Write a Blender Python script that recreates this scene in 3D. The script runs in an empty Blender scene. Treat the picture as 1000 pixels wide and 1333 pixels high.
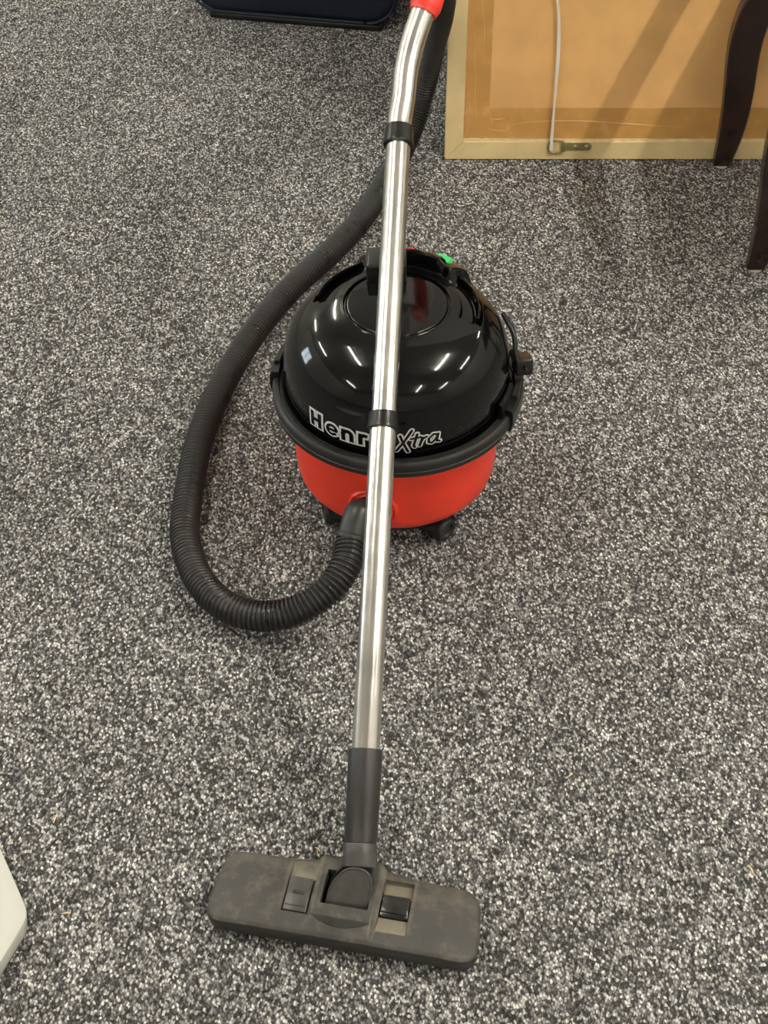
import bpy, bmesh, math, random
from mathutils import Vector, Matrix
random.seed(7)
S = bpy.context.scene
C = S.collection
PI = math.pi
# ---------------------------------------------------------------- camera
F = 1850.0; PITCH = math.radians(45.7); H = 1.47
cam = bpy.data.cameras.new('camera'); cam.sensor_fit = 'VERTICAL'; cam.sensor_height = 36.0
cam.lens = F / 1333.0 * 36.0; cam.clip_start = 0.05; cam.clip_end = 60
co = bpy.data.objects.new('camera', cam); C.objects.link(co)
co.location = (0, 0, H); co.rotation_euler = (PI / 2 - PITCH, 0, 0); S.camera = co
# ---------------------------------------------------------------- world, lamps, exposure
w = bpy.data.worlds.new('world'); S.world = w; w.use_nodes = True
w.node_tree.nodes['Background'].inputs[0].default_value = (0.8, 0.88, 1, 1)
w.node_tree.nodes['Background'].inputs[1].default_value = 0.6
S.view_settings.view_transform = 'Standard'; S.view_settings.look = 'None'
S.view_settings.gamma = 1.0; S.view_settings.use_curve_mapping = False
S.view_settings.exposure = 0.38

CEIL = 2.75
LAMP_STRENGTH = 78.0; BRIGHT_LAMP = 210.0; LAMP_COLOR = (1, .945, .84)
LAMPS = [(-3.45, 2.35), (-1.22, 1.50), (1.60, 1.05), (3.85, 1.10), (-3.45, -1.6), (-1.22, -1.9), (1.50, -2.0), (3.85, -1.9),
         (-3.45, 4.7), (-1.22, 4.6), (1.50, 4.3), (3.85, 4.3)]     # rows of battens on the ceiling, seen again in the glossy lid
DAYLIGHT = 9.0

# ---------------------------------------------------------------- pixel helpers: where a sight line meets a real plane
def ray(px, py):
    a = (px - 500) / F; b = (666.5 - py) / F
    return Vector((a, math.cos(PITCH) + b * math.sin(PITCH), -math.sin(PITCH) + b * math.cos(PITCH)))
def at_h(px, py, h):
    d = ray(px, py); t = (H - h) / -d.z; return Vector((d.x * t, d.y * t, h))
def at_z(px, py, z):
    d = ray(px, py); return Vector((d.x * z, d.y * z, H + d.z * z))
def at_Y(px, py, Y):
    d = ray(px, py); t = Y / d.y; return Vector((d.x * t, Y, H + d.z * t))

# ---------------------------------------------------------------- materials
def mat(name, col, rough=.5, metal=0., var=0., vscale=20, bump=0., bscale=200, spec=.5, coat=0., rvar=0., dust=None, trans=0., sss=0.):
    m = bpy.data.materials.new(name); m.use_nodes = True; nt = m.node_tree; b = nt.nodes['Principled BSDF']
    b.inputs['Base Color'].default_value = (*col, 1); b.inputs['Roughness'].default_value = rough
    b.inputs['Metallic'].default_value = metal; b.inputs['Specular IOR Level'].default_value = spec
    b.inputs['Coat Weight'].default_value = coat; b.inputs['Coat Roughness'].default_value = .05
    b.inputs['Transmission Weight'].default_value = trans
    tc = nt.nodes.new('ShaderNodeTexCoord')
    last = None
    if var or dust or rvar:
        n = nt.nodes.new('ShaderNodeTexNoise'); n.inputs['Scale'].default_value = vscale; n.inputs['Detail'].default_value = 6
        nt.links.new(tc.outputs['Object'], n.inputs['Vector'])
        mx = nt.nodes.new('ShaderNodeMix'); mx.data_type = 'RGBA'
        mx.inputs[6].default_value = (*[c * (1 - var) for c in col], 1)
        mx.inputs[7].default_value = (*[min(1, c * (1 + var)) for c in col], 1)
        mr = nt.nodes.new('ShaderNodeMapRange'); mr.inputs[1].default_value = .35; mr.inputs[2].default_value = .65
        nt.links.new(n.outputs['Fac'], mr.inputs[0]); nt.links.new(mr.outputs[0], mx.inputs[0])
        last = mx.outputs[2]
        if rvar:
            r2 = nt.nodes.new('ShaderNodeMapRange'); r2.inputs[1].default_value = .3; r2.inputs[2].default_value = .7
            r2.inputs[3].default_value = max(0.02, rough - rvar); r2.inputs[4].default_value = rough + rvar
            nt.links.new(n.outputs['Fac'], r2.inputs[0]); nt.links.new(r2.outputs[0], b.inputs['Roughness'])
    if dust:
        at = nt.nodes.new('ShaderNodeAttribute'); at.attribute_name = 'dust'
        n2 = nt.nodes.new('ShaderNodeTexNoise'); n2.inputs['Scale'].default_value = 55; n2.inputs['Detail'].default_value = 8
        n2.inputs['Roughness'].default_value = .65
        nt.links.new(tc.outputs['Object'], n2.inputs['Vector'])
        ad = nt.nodes.new('ShaderNodeMath'); ad.operation = 'ADD'
        nt.links.new(at.outputs['Fac'], ad.inputs[0]); nt.links.new(n2.outputs['Fac'], ad.inputs[1])
        mr = nt.nodes.new('ShaderNodeMapRange'); mr.inputs[1].default_value = .50; mr.inputs[2].default_value = 1.08
        mr.inputs[4].default_value = .9
        nt.links.new(ad.outputs[0], mr.inputs[0])
        mx = nt.nodes.new('ShaderNodeMix'); mx.data_type = 'RGBA'; mx.inputs[7].default_value = (*dust, 1)
        if last: nt.links.new(last, mx.inputs[6])
        else: mx.inputs[6].default_value = (*col, 1)
        nt.links.new(mr.outputs[0], mx.inputs[0]); last = mx.outputs[2]
    if last: nt.links.new(last, b.inputs['Base Color'])
    if bump:
        n = nt.nodes.new('ShaderNodeTexNoise'); n.inputs['Scale'].default_value = bscale; n.inputs['Detail'].default_value = 4
        nt.links.new(tc.outputs['Object'], n.inputs['Vector'])
        bp = nt.nodes.new('ShaderNodeBump'); bp.inputs['Strength'].default_value = bump; bp.inputs['Distance'].default_value = .001
        nt.links.new(n.outputs['Fac'], bp.inputs['Height']); nt.links.new(bp.outputs[0], b.inputs['Normal'])
    return m

def carpet_mat():
    m = bpy.data.materials.new('loop_pile_carpet'); m.use_nodes = True; nt = m.node_tree; N = nt.nodes.new; L = nt.links.new
    b = nt.nodes['Principled BSDF']; b.inputs['Roughness'].default_value = .95; b.inputs['Specular IOR Level'].default_value = .15
    tc = N('ShaderNodeTexCoord')
    mp = N('ShaderNodeMapping'); mp.inputs['Rotation'].default_value = (0, 0, .5); mp.inputs['Scale'].default_value = (1.25, .85, 1)
    L(tc.outputs['Object'], mp.inputs['Vector'])
    nd = N('ShaderNodeTexNoise'); nd.inputs['Scale'].default_value = 130; nd.inputs['Detail'].default_value = 1
    L(mp.outputs[0], nd.inputs['Vector'])
    sc = N('ShaderNodeVectorMath'); sc.operation = 'SCALE'; sc.inputs[3].default_value = .004
    L(nd.outputs['Color'], sc.inputs[0])
    ad = N('ShaderNodeVectorMath'); L(mp.outputs[0], ad.inputs[0]); L(sc.outputs[0], ad.inputs[1])
    v = N('ShaderNodeTexVoronoi'); v.inputs['Scale'].default_value = 290; L(ad.outputs[0], v.inputs['Vector'])
    sx = N('ShaderNodeSeparateColor'); L(v.outputs['Color'], sx.inputs[0])
    r = N('ShaderNodeValToRGB'); e = r.color_ramp.elements
    e[0].position = 0; e[0].color = (.055, .053, .049, 1); e[1].position = 1; e[1].color = (.80, .79, .75, 1)
    for p, c in ((.25, .085), (.5, .19), (.7, .34), (.87, .55)):
        x = e.new(p); x.color = (c, c * .985, c * .955, 1)
    L(sx.outputs[0], r.inputs[0])
    # shade between the loops, painted in as darker gaps
    gp = N('ShaderNodeMapRange'); gp.inputs[1].default_value = .34; gp.inputs[2].default_value = .7; gp.inputs[3].default_value = 1; gp.inputs[4].default_value = .35
    L(v.outputs['Distance'], gp.inputs[0])
    m1 = N('ShaderNodeVectorMath'); m1.operation = 'SCALE'; L(r.outputs[0], m1.inputs[0]); L(gp.outputs[0], m1.inputs[3])
    # heathering and foot wear at two larger sizes
    n1 = N('ShaderNodeTexNoise'); n1.inputs['Scale'].default_value = 45; n1.inputs['Detail'].default_value = 3; L(tc.outputs['Object'], n1.inputs['Vector'])
    q1 = N('ShaderNodeMapRange'); q1.inputs[1].default_value = .3; q1.inputs[2].default_value = .7; q1.inputs[3].default_value = .72; q1.inputs[4].default_value = 1.28
    L(n1.outputs['Fac'], q1.inputs[0])
    n2 = N('ShaderNodeTexNoise'); n2.inputs['Scale'].default_value = 3.2; n2.inputs['Detail'].default_value = 5; L(tc.outputs['Object'], n2.inputs['Vector'])
    q2 = N('ShaderNodeMapRange'); q2.inputs[1].default_value = .3; q2.inputs[2].default_value = .7; q2.inputs[3].default_value = .96; q2.inputs[4].default_value = 1.24
    L(n2.outputs['Fac'], q2.inputs[0])
    mm = N('ShaderNodeMath'); mm.operation = 'MULTIPLY'; L(q1.outputs[0], mm.inputs[0]); L(q2.outputs[0], mm.inputs[1])
    m2 = N('ShaderNodeVectorMath'); m2.operation = 'SCALE'; L(m1.outputs[0], m2.inputs[0]); L(mm.outputs[0], m2.inputs[3])
    L(m2.outputs[0], b.inputs['Base Color'])
    iv = N('ShaderNodeMath'); iv.operation = 'MULTIPLY'; iv.inputs[1].default_value = -1; L(v.outputs['Distance'], iv.inputs[0])
    bp = N('ShaderNodeBump'); bp.inputs['Strength'].default_value = .9; bp.inputs['Distance'].default_value = .0022
    L(iv.outputs[0], bp.inputs['Height']); L(bp.outputs[0], b.inputs['Normal'])
    return m

def hardboard_mat():
    m = mat('brown_hardboard', (.84, .49, .185), .6, var=.06, vscale=14, bump=.1, bscale=600); return m

M = dict(
    carpet=carpet_mat(),
    wall=mat('painted_wall', (.55, .53, .48), .8, var=.03, vscale=2),
    ceil=mat('ceiling_board', (.74, .72, .66), .9, var=.02, vscale=3),
    gloss=mat('gloss_black_plastic', (.003, .003, .0035), .075, var=.3, vscale=9, spec=.42, rvar=.03),
    black=mat('black_plastic', (.007, .007, .007), .3, var=.3, vscale=30, bump=.1),
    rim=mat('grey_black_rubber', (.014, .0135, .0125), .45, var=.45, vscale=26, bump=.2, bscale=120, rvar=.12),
    red=mat('red_plastic', (.93, .055, .024), .34, var=.06, vscale=16, bump=.12, bscale=900, rvar=.06),
    redgrip=mat('red_grip_plastic', (.82, .05, .035), .33, var=.08, vscale=30),
    steel=mat('brushed_steel', (.80, .78, .74), .22, metal=1, var=.05, vscale=30, rvar=.05),
    hose=mat('charcoal_hose_plastic', (.014, .0132, .012), .34, var=.25, vscale=25, spec=.5, rvar=.1),
    head=mat('worn_dark_grey_plastic', (.046, .044, .040), .5, var=.2, vscale=18, bump=.15, bscale=250, rvar=.12, dust=(.21, .185, .135)),
    neck=mat('dark_grey_plastic', (.052, .051, .048), .45, var=.15, vscale=30, bump=.1, bscale=300, rvar=.08),
    facet=mat('dusty_neck_face', (.042, .04, .036), .5, var=.35, vscale=60, rvar=.1),
    socket=mat('charcoal_socket_plastic', (.028, .028, .027), .42, var=.15, vscale=30, rvar=.08),
    pedal=mat('black_pedal_plastic', (.02, .02, .02), .22, var=.2, vscale=40),
    pedalg=mat('grey_pedal_plastic', (.062, .06, .055), .33, var=.2, vscale=50),
    white=mat('white_lettering', (.85, .85, .85), .4),
    green=mat('green_switch', (.06, .72, .22), .35),
    redsw=mat('red_switch', (.6, .03, .02), .35),
    wood=mat('gold_painted_wood', (.76, .60, .31), .42, var=.06, vscale=20, bump=.08, bscale=400),
    pale=mat('pale_raw_edge', (.88, .70, .38), .6, var=.1, vscale=60),
    board=hardboard_mat(),
    tape=mat('brown_parcel_tape', (.64, .35, .105), .22, var=.07, vscale=28, bump=.25, bscale=40, rvar=.08),
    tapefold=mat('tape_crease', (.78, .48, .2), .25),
    cord=mat('white_cord', (.86, .84, .78), .6, bump=.3, bscale=900),
    brass=mat('dull_brass', (.24, .20, .08), .4, metal=.2, var=.15, vscale=90),
    screw=mat('zinc_screw', (.8, .8, .78), .25, metal=1),
    dark=mat('dark_hole', (.01, .01, .01), .7),
    darkwood=mat('dark_mahogany', (.022, .009, .006), .28, var=.35, vscale=14, rvar=.06, coat=.2),
    glide=mat('pale_nylon', (.6, .56, .45), .5),
    navy=mat('navy_fabric_shell', (.008, .012, .026), .45, var=.2, vscale=12, bump=.15, bscale=700),
    lid=mat('milky_plastic', (.74, .74, .67), .35, var=.02, vscale=5, trans=.12),
    straw=mat('dry_straw', (.78, .62, .32), .7),
)

def emit(name, col, st):
    m = bpy.data.materials.new(name); m.use_nodes = True; b = m.node_tree.nodes['Principled BSDF']
    b.inputs['Base Color'].default_value = (.8, .8, .8, 1); b.inputs['Emission Color'].default_value = (*col, 1); b.inputs['Emission Strength'].default_value = st
    return m
M['diffuser'] = emit('lit_lamp_tube', LAMP_COLOR, LAMP_STRENGTH); M['diffuser_new'] = emit('new_lit_lamp_tube', LAMP_COLOR, BRIGHT_LAMP); M['day'] = emit('daylit_pane', (.72, .88, 1), DAYLIGHT)
M['enamel'] = mat('white_enamel', (.8, .8, .78), .4)
# ---------------------------------------------------------------- mesh helpers
def tag(o, label=None, cat=None, group=None, kind=None):
    if label: o['label'] = label
    if cat: o['category'] = cat
    if group: o['group'] = group
    if kind: o['kind'] = kind
    return o
def empty(name, loc=(0, 0, 0), rz=0):
    o = bpy.data.objects.new(name, None); C.objects.link(o); o.location = loc; o.rotation_euler = (0, 0, rz); o.empty_display_size = .05
    return o
def mesh(name, verts, faces, m, parent=None, smooth=True, angle=None):
    me = bpy.data.meshes.new(name); me.from_pydata([tuple(v) for v in verts], [], faces); me.validate(); me.update()
    bm = bmesh.new(); bm.from_mesh(me); bmesh.ops.recalc_face_normals(bm, faces=bm.faces); bm.to_mesh(me); bm.free()
    me.materials.append(M[m] if isinstance(m, str) else m)
    if smooth:
        me.polygons.foreach_set('use_smooth', [True] * len(me.polygons))
        try: me.set_sharp_from_angle(angle=math.radians(angle or 40))
        except Exception: pass
    o = bpy.data.objects.new(name, me); C.objects.link(o)
    if parent: o.parent = parent
    return o
class MB:
    def __init__(s): s.v = []; s.f = []
    def add(s, v, f):
        n = len(s.v); s.v += [Vector(x) for x in v]; s.f += [tuple(i + n for i in q) for q in f]
    def box(s, lo, hi, mt=None):
        x0, y0, z0 = lo; x1, y1, z1 = hi
        v = [Vector(p) for p in ((x0,y0,z0),(x1,y0,z0),(x1,y1,z0),(x0,y1,z0),(x0,y0,z1),(x1,y0,z1),(x1,y1,z1),(x0,y1,z1))]
        if mt: v = [mt @ p for p in v]
        s.add(v, [(0,3,2,1),(4,5,6,7),(0,1,5,4),(1,2,6,5),(2,3,7,6),(3,0,4,7)])
    def bevbox(s, lo, hi, r=.003, seg=2, mt=None):
        bm = bmesh.new(); bmesh.ops.create_cube(bm, size=1)
        for v in bm.verts: v.co = Vector([(lo[i] + hi[i]) / 2 + v.co[i] * (hi[i] - lo[i]) for i in range(3)])
        bmesh.ops.bevel(bm, geom=list(bm.edges), offset=r, segments=seg, affect='EDGES', profile=.5)
        bm.verts.index_update()
        s.add([(mt @ v.co) if mt else v.co.copy() for v in bm.verts], [tuple(v.index for v in f.verts) for f in bm.faces]); bm.free()
    def rev(s, prof, n=48, mt=None, a0=0, a1=2 * PI):
        """lathe of (r,z) pairs about z"""
        full = abs(a1 - a0 - 2 * PI) < 1e-6; k = n if full else n + 1; P = len(prof); v = []; f = []
        for i in range(k):
            a = a0 + (a1 - a0) * i / n
            for r, z in prof: v.append(Vector((r * math.cos(a), r * math.sin(a), z)))
        for i in range(n):
            j = (i + 1) % k
            for p in range(P - 1):
                f.append((i * P + p, j * P + p, j * P + p + 1, i * P + p + 1))
        if not full:
            f.append(tuple(range(P))); f.append(tuple(n * P + p for p in reversed(range(P))))
        if mt: v = [mt @ x for x in v]
        s.add(v, f)
    def sweep(s, pts, rad, n=20, cap=True):
        pts = [Vector(p) for p in pts]; k = len(pts)
        if not hasattr(rad, '__len__'): rad = [rad] * k
        t = [(pts[min(i + 1, k - 1)] - pts[max(i - 1, 0)]).normalized() for i in range(k)]
        u = t[0].cross(Vector((0, 0, 1))); 
        if u.length < 1e-3: u = t[0].cross(Vector((1, 0, 0)))
        u.normalize(); v = []; f = []
        for i in range(k):
            u = (u - t[i] * u.dot(t[i])).normalized(); w_ = t[i].cross(u)
            for j in range(n):
                a = 2 * PI * j / n; v.append(pts[i] + (u * math.cos(a) + w_ * math.sin(a)) * rad[i])
        for i in range(k - 1):
            for j in range(n):
                f.append((i * n + j, i * n + (j + 1) % n, (i + 1) * n + (j + 1) % n, (i + 1) * n + j))
        if cap: f.append(tuple(range(n))); f.append(tuple((k - 1) * n + j for j in reversed(range(n))))
        s.add(v, f)
    def prism(s, poly, z0, z1, mt=None):
        n = len(poly); v = [Vector((x, y, z0)) for x, y in poly] + [Vector((x, y, z1)) for x, y in poly]
        if mt: v = [mt @ p for p in v]
        s.add(v, [tuple(range(n)), tuple(range(n, 2 * n))] + [(i, (i + 1) % n, n + (i + 1) % n, n + i) for i in range(n)])
    def build(s, name, m, parent=None, smooth=True, angle=None): return mesh(name, s.v, s.f, m, parent, smooth, angle)
def frame_mt(origin, x, y, z): return Matrix.Translation(origin) @ Matrix((x, y, z)).transposed().to_4x4()
def axis_mt(a, d, up=Vector((0, 0, 1))):
    d = Vector(d).normalized(); x = up.cross(d)
    if x.length < 1e-3: x = Vector((1, 0, 0))
    x.normalize(); return frame_mt(Vector(a), x, d.cross(x), d)
def catmull(pts, step=.01):
    P = [Vector(p) for p in pts]; P = [P[0] * 2 - P[1]] + P + [P[-1] * 2 - P[-2]]; out = []
    for i in range(1, len(P) - 2):
        a, b, c, d = P[i - 1:i + 3]; n = max(2, int((c - b).length / step * 4))
        for k in range(n):
            t = k / n
            out.append(.5 * ((2 * b) + (c - a) * t + (2 * a - 5 * b + 4 * c - d) * t * t + (3 * b - a - 3 * c + d) * t ** 3))
    out.append(P[-2])
    return out
def resample(pts, step):
    out = [pts[0].copy()]; acc = 0; need = step
    for a, b in zip(pts, pts[1:]):
        L = (b - a).length
        while L > 0 and acc + L >= need:
            out.append(a.lerp(b, (need - acc) / L)); need += step
        acc += L
    return out

# ================================================================ STRUCTURE
b = MB(); b.box((-5, -4, -.1), (5, 5.5, 0)); tag(b.build('floor', 'carpet', smooth=False), kind='structure')
b = MB(); b.box((-5, -4, CEIL), (5, 5.5, CEIL + .1)); tag(b.build('ceiling', 'ceil', smooth=False), kind='structure')
b = MB(); WY0, WY1, WZ0, WZ1 = 2.3, 3.5, .45, 1.75                 # left wall with a window opening
b.box((-5.15, -4, 0), (-5, WY0, CEIL)); b.box((-5.15, WY1, 0), (-5, 5.5, CEIL)); b.box((-5.15, WY0, 0), (-5, WY1, WZ0)); b.box((-5.15, WY0, WZ1), (-5, WY1, CEIL))
tag(b.build('wall_left', 'wall', smooth=False), kind='structure')
b = MB(); wm_ = (WY0 + WY1) / 2
b.box((-5.10, WY0, WZ0), (-5.03, WY0 + .05, WZ1)); b.box((-5.10, WY1 - .05, WZ0), (-5.03, WY1, WZ1)); b.box((-5.10, WY0, WZ0), (-5.03, WY1, WZ0 + .05)); b.box((-5.10, WY0, WZ1 - .05), (-5.03, WY1, WZ1))
b.box((-5.10, wm_ - .03, WZ0), (-5.03, wm_ + .03, WZ1)); b.box((-5.10, WY0, 1.08), (-5.03, WY1, 1.12))
win = tag(b.build('window_1', 'enamel', smooth=False), kind='structure')
b = MB(); b.box((-5.09, WY0 + .04, WZ0 + .04), (-5.08, WY1 - .04, WZ1 - .04)); b.build('pane', 'day', win, smooth=False)
b = MB(); b.box((5, -4, 0), (5.1, 5.5, CEIL)); tag(b.build('wall_right', 'wall', smooth=False), kind='structure')
b = MB(); b.box((-5.1, -4.1, 0), (5.1, -4, CEIL)); tag(b.build('wall_front', 'wall', smooth=False), kind='structure')
protos = {}
for k, (lx, ly) in enumerate(LAMPS):
    kind = 'diffuser_new' if k == 2 else 'diffuser'  # this tube is boosted so the table's shadow shows on the picture frame
    lab = 'ceiling batten lamp, ' + ('middle of its row, ', 'front end of its row, ', 'rear end of its row, ')[k // 4] + ('row nearest the window wall', 'second row from the window wall', 'third row from the window wall', 'row farthest from the window')[k % 4]
    if kind not in protos:
        pr_ = protos[kind] = empty('ceiling_light', (lx, ly, CEIL))
        b = MB(); b.box((-.045, -.66, -.045), (.045, .66, 0)); b.build('housing', 'enamel', pr_, smooth=False)
        b = MB(); b.sweep([(0, -.63, -.066), (0, .63, -.066)], .019, 12); b.build('lamp_tube', kind, pr_)
        r_ = pr_
    else:
        pr_ = protos[kind]; r_ = pr_.copy(); C.objects.link(r_); r_.location = (lx, ly, CEIL)
        for ch in list(pr_.children):
            c_ = ch.copy(); C.objects.link(c_); c_.parent = r_
    tag(r_, lab, 'light', 'ceiling batten lights')
# back wall with a shallow pier the picture leans on
FY = 2.371; LEAN = math.radians(9.2); FH = .66; FT = .022
PIER = FY + FH * math.sin(LEAN) + FT * math.cos(LEAN) + .001
b = MB(); b.prism([(-5.1, 5.5), (.2, 5.5), (.2, PIER), (1.5, PIER), (1.5, 5.5), (5.1, 5.5), (5.1, 5.6), (-5.1, 5.6)], 0, CEIL)
tag(b.build('wall_back', 'wall', smooth=False), kind='structure')

# ================================================================ VACUUM CLEANER
VX, VY, YAW = .017, 1.491, math.radians(-13)
vac = empty('vacuum_cleaner', (VX, VY, 0), YAW)
tag(vac, 'round canister vacuum cleaner with glossy black dome and red drum on the carpet', 'vacuum cleaner')
wd = lambda deg: math.radians(deg + 13)          # world bearing -> bearing on the machine

def prof_interp(pr, n):
    pts = catmull([Vector((r, 0, z)) for r, z in pr], .002); 
    L = sum((b_ - a_).length for a_, b_ in zip(pts, pts[1:])); return [(max(0, p.x), p.z) for p in resample(pts, L / n)] + [pr[-1]]
def smooth01(x): x = max(0, min(1, x)); return x * x * (3 - 2 * x)
def plateau(x, lo, hi, e): return smooth01((x - lo + e) / e) * smooth01((hi + e - x) / e)
dome_prof = [(.149, .190), (.152, .212), (.1528, .232), (.1522, .250), (.149, .268), (.142, .286), (.131, .302), (.117, .315), (.100, .3245), (.082, .330), (.060, .333), (.030, .335), (0, .336)]
dp = prof_interp(dome_prof, 340)
def dome_height(r, z, a):
    """relief on the cap; a in degrees on the machine, 90 = rear"""
    if z < .27: return 0
    d = 0
    d -= .0034 * plateau(r, .0672, .0694, .0018); d += .0006 * plateau(r, .0710, .0718, .0012)                       # ring joint of the winder plate
    da = abs(((a - 90) + 180) % 360 - 180)
    d -= .0085 * plateau(r, .1035, .1115, .0022) * smooth01((93 - da) / 4) * smooth01((da - 37) / 4)     # groove for the carrying handle
    d -= .005 * plateau(r, .086, .1015, .003) * smooth01((96 - da) / 4) * smooth01((da - 40) / 5)    # finger wells beside it
    d += .017 * plateau(r, .094, .124, .008) * smooth01((42 - da) / 6)        # switch housing
    d += .007 * plateau(r, .090, .1015, .004) * smooth01((31 - da) / 8)
    return d
NA = 480; v = []; f = []
for (r, z) in dp[:-1]:
    for j in range(NA):
        a = 2 * PI * j / NA; v.append((r * math.cos(a), r * math.sin(a), z + dome_height(r, z, math.degrees(a))))
v.append((0, 0, .336))
R = len(dp) - 1
for i in range(R - 1):
    for j in range(NA): f.append((i * NA + j, i * NA + (j + 1) % NA, (i + 1) * NA + (j + 1) % NA, (i + 1) * NA + j))
for j in range(NA): f.append(((R - 1) * NA + j, (R - 1) * NA + (j + 1) % NA, len(v) - 1))
dome = mesh('dome', v, f, 'gloss', vac, angle=60)
tag(dome, 'glossy black domed lid')
# inner carrying handle lying in the groove
b = MB(); b.rev([(.1055, .3125), (.1055, .3255), (.107, .3272), (.108, .3272), (.1095, .3255), (.1095, .3125), (.1055, .3125)], 40, a0=math.radians(0), a1=math.radians(54)); b.build('carrying_handle', 'gloss', vac); b = MB()
b.rev([(.1055, .3125), (.1055, .3255), (.107, .3272), (.108, .3272), (.1095, .3255), (.1095, .3125), (.1055, .3125)], 70, a0=math.radians(126), a1=math.radians(180))
b.build('carrying_handle', 'gloss', vac)
# raised block on the rear of the winder plate (the wand rests on it)
Rm = Matrix.Rotation(-YAW, 4, 'Z') @ Matrix.Translation((-VX, -VY, 0))   # world -> machine
def wbox(mb, lo, hi, r=.003, seg=3): mb.bevbox(lo, hi, r, seg, Rm)
b = MB(); wbox(b, (-.024, 1.536, .325), (.030, 1.580, .3590), .004); wbox(b, (-.004, 1.542, .35), (.024, 1.580, .3665), .003)
b.build('winder_knob', 'black', vac)
# switches on the housing
def radial_box(mb, deg, r0, r1, z0, z1, half, bev=.001, tilt=0):
    """box centred on a bearing of the machine"""
    c_ = math.radians(deg); mt = Matrix.Rotation(c_, 4, 'Z') @ Matrix.Translation(((r0 + r1) / 2, 0, (z0 + z1) / 2)) @ Matrix.Rotation(tilt, 4, 'Y')
    mb.bevbox((-(r1 - r0) / 2, -half, -(z1 - z0) / 2), ((r1 - r0) / 2, half, (z1 - z0) / 2), bev, 2, mt)
b = MB(); radial_box(b, 67, .099, .113, .332, .3435, .0105, .0012, .06); tag(b.build('rocker_switch', 'green', vac), 'green switch')
b = MB(); radial_box(b, 96, .101, .112, .334, .3425, .011, .0012, .06); tag(b.build('indicator_switch', 'redsw', vac), 'red switch')
# rim
b = MB(); b.rev([(.143, .186), (.1525, .1935), (.1545, .2000), (.1568, .2012), (.1582, .1985), (.1604, .1985), (.1618, .2022), (.1660, .2022), (.1685, .2000), (.1700, .1965), (.1702, .1860), (.1690, .1800), (.1660, .1775), (.1480, .1770), (.143, .186)], 160)
b.build('rim_band', 'rim', vac, angle=35)
b = MB(); b.rev([(.1700, .1885), (.1712, .1880), (.1718, .1860), (.1716, .1815), (.1690, .1790), (.1690, .1885), (.17, .1885)], 120, a0=wd(-158), a1=wd(-36)); b.build('rim_lip', 'rim', vac)
# clips at both sides
def clip(c0, c1):
    mb = MB(); pr = [(.1600, .1760), (.1600, .2080), (.1615, .2120), (.1700, .2120), (.1735, .2080), (.1745, .1900), (.1720, .1760), (.1600, .1760)]
    mb.rev(pr, 24, a0=wd(c0), a1=wd(c1))
    cl = mb.build('side_clip', 'black', vac, angle=30)
    mid = (c0 + c1) / 2
    m2 = MB(); m2.rev([(.1625, .2110), (.1625, .2160), (.1690, .2160), (.1705, .2110), (.1625, .2110)], 16, a0=wd(mid - 6), a1=wd(mid + 6)); m2.build('catch_lever', 'rim', cl, angle=30)
clip(-27, 4); clip(153, 178.5)
b = MB(); b.rev([(.1550, .2000), (.1550, .2240), (.1600, .2240), (.1640, .2000), (.1550, .2000)], 20, a0=wd(-30), a1=wd(-12)); b.build('hinge_tab', 'black', vac, angle=30)
# red drum
b = MB(); b.rev([(.10, .046), (.125, .0445), (.1345, .048), (.1395, .055), (.1420, .066), (.1435, .090), (.1450, .130), (.1462, .182)], 120)
tag(b.build('drum', 'red', vac, angle=60), 'red drum')
b = MB(); b.rev([(0, .022), (.10, .022), (.118, .026), (.124, .034), (.124, .048), (.10, .049), (0, .049)], 64); b.build('base_plate', 'black', vac)
# castors
def castor(bearing, rad, heading, wr=.019, ww=.017):
    c_ = math.radians(bearing); p = Vector((rad * math.cos(c_), rad * math.sin(c_), wr)); h_ = math.radians(heading)
    ax = Vector((math.cos(h_), math.sin(h_), 0)); r_ = MB()
    r_.rev([(0, .024), (.012, .024), (.013, .030), (.013, .046), (0, .046)], 20, Matrix.Translation((p.x, p.y, 0)))
    hood = []; 
    r_.rev([(wr + .001, -ww * .7), (wr + .0035, -ww * .7), (wr + .0035, ww * .7), (wr + .001, ww * .7), (wr + .001, -ww * .7)], 18, axis_mt(p, ax), a0=0, a1=PI)
    br = r_.build('castor', 'black', vac)
    for sg in (-1, 1):
        wmb = MB(); c0 = p + ax * sg * ww * .55; e = ww * .42
        wmb.rev([(0, e * .55), (wr * .55, e * .55), (wr * .62, e), (wr * .88, e), (wr, e * .5), (wr, -e), (0, -e)], 32, axis_mt(c0, ax * sg)); wmb.build('wheel', 'rim', br)
    return br
castor(-46, .118, -30); castor(-134 + 6, .112, 205)
def big_wheel(x):
    mb = MB(); mb.rev([(0, .010), (.012, .010), (.014, .007), (.034, .007), (.038, .010), (.042, .007), (.042, -.007), (.038, -.010), (0, -.010)], 40, axis_mt((x, .055, .042), (1 if x > 0 else -1, 0, 0)))
    mb.build('rear_wheel', 'rim', vac)
big_wheel(.113); big_wheel(-.113)
# inlet port on the drum front
PZ = .092
pm = frame_mt(Vector((0, -.1395, PZ)), Vector((1, 0, 0)), Vector((0, 0, 1)), Vector((0, -1, 0)))
b = MB(); b.rev([(.0245, -.002), (.0245, .0065), (.0265, .0085), (.0285, .0065), (.0290, .0045), (.0305, .0065), (.0325, .0065), (.0345, .0035), (.0345, -.004)], 48, pm); b.build('inlet_ring', 'red', vac)
b = MB(); b.rev([(0, .0025), (.0195, .0025), (.0195, .009), (.0240, .009), (.0245, .003), (.0245, -.004), (0, -.004)], 40, pm); b.build('inlet_port', 'black', vac)
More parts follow.
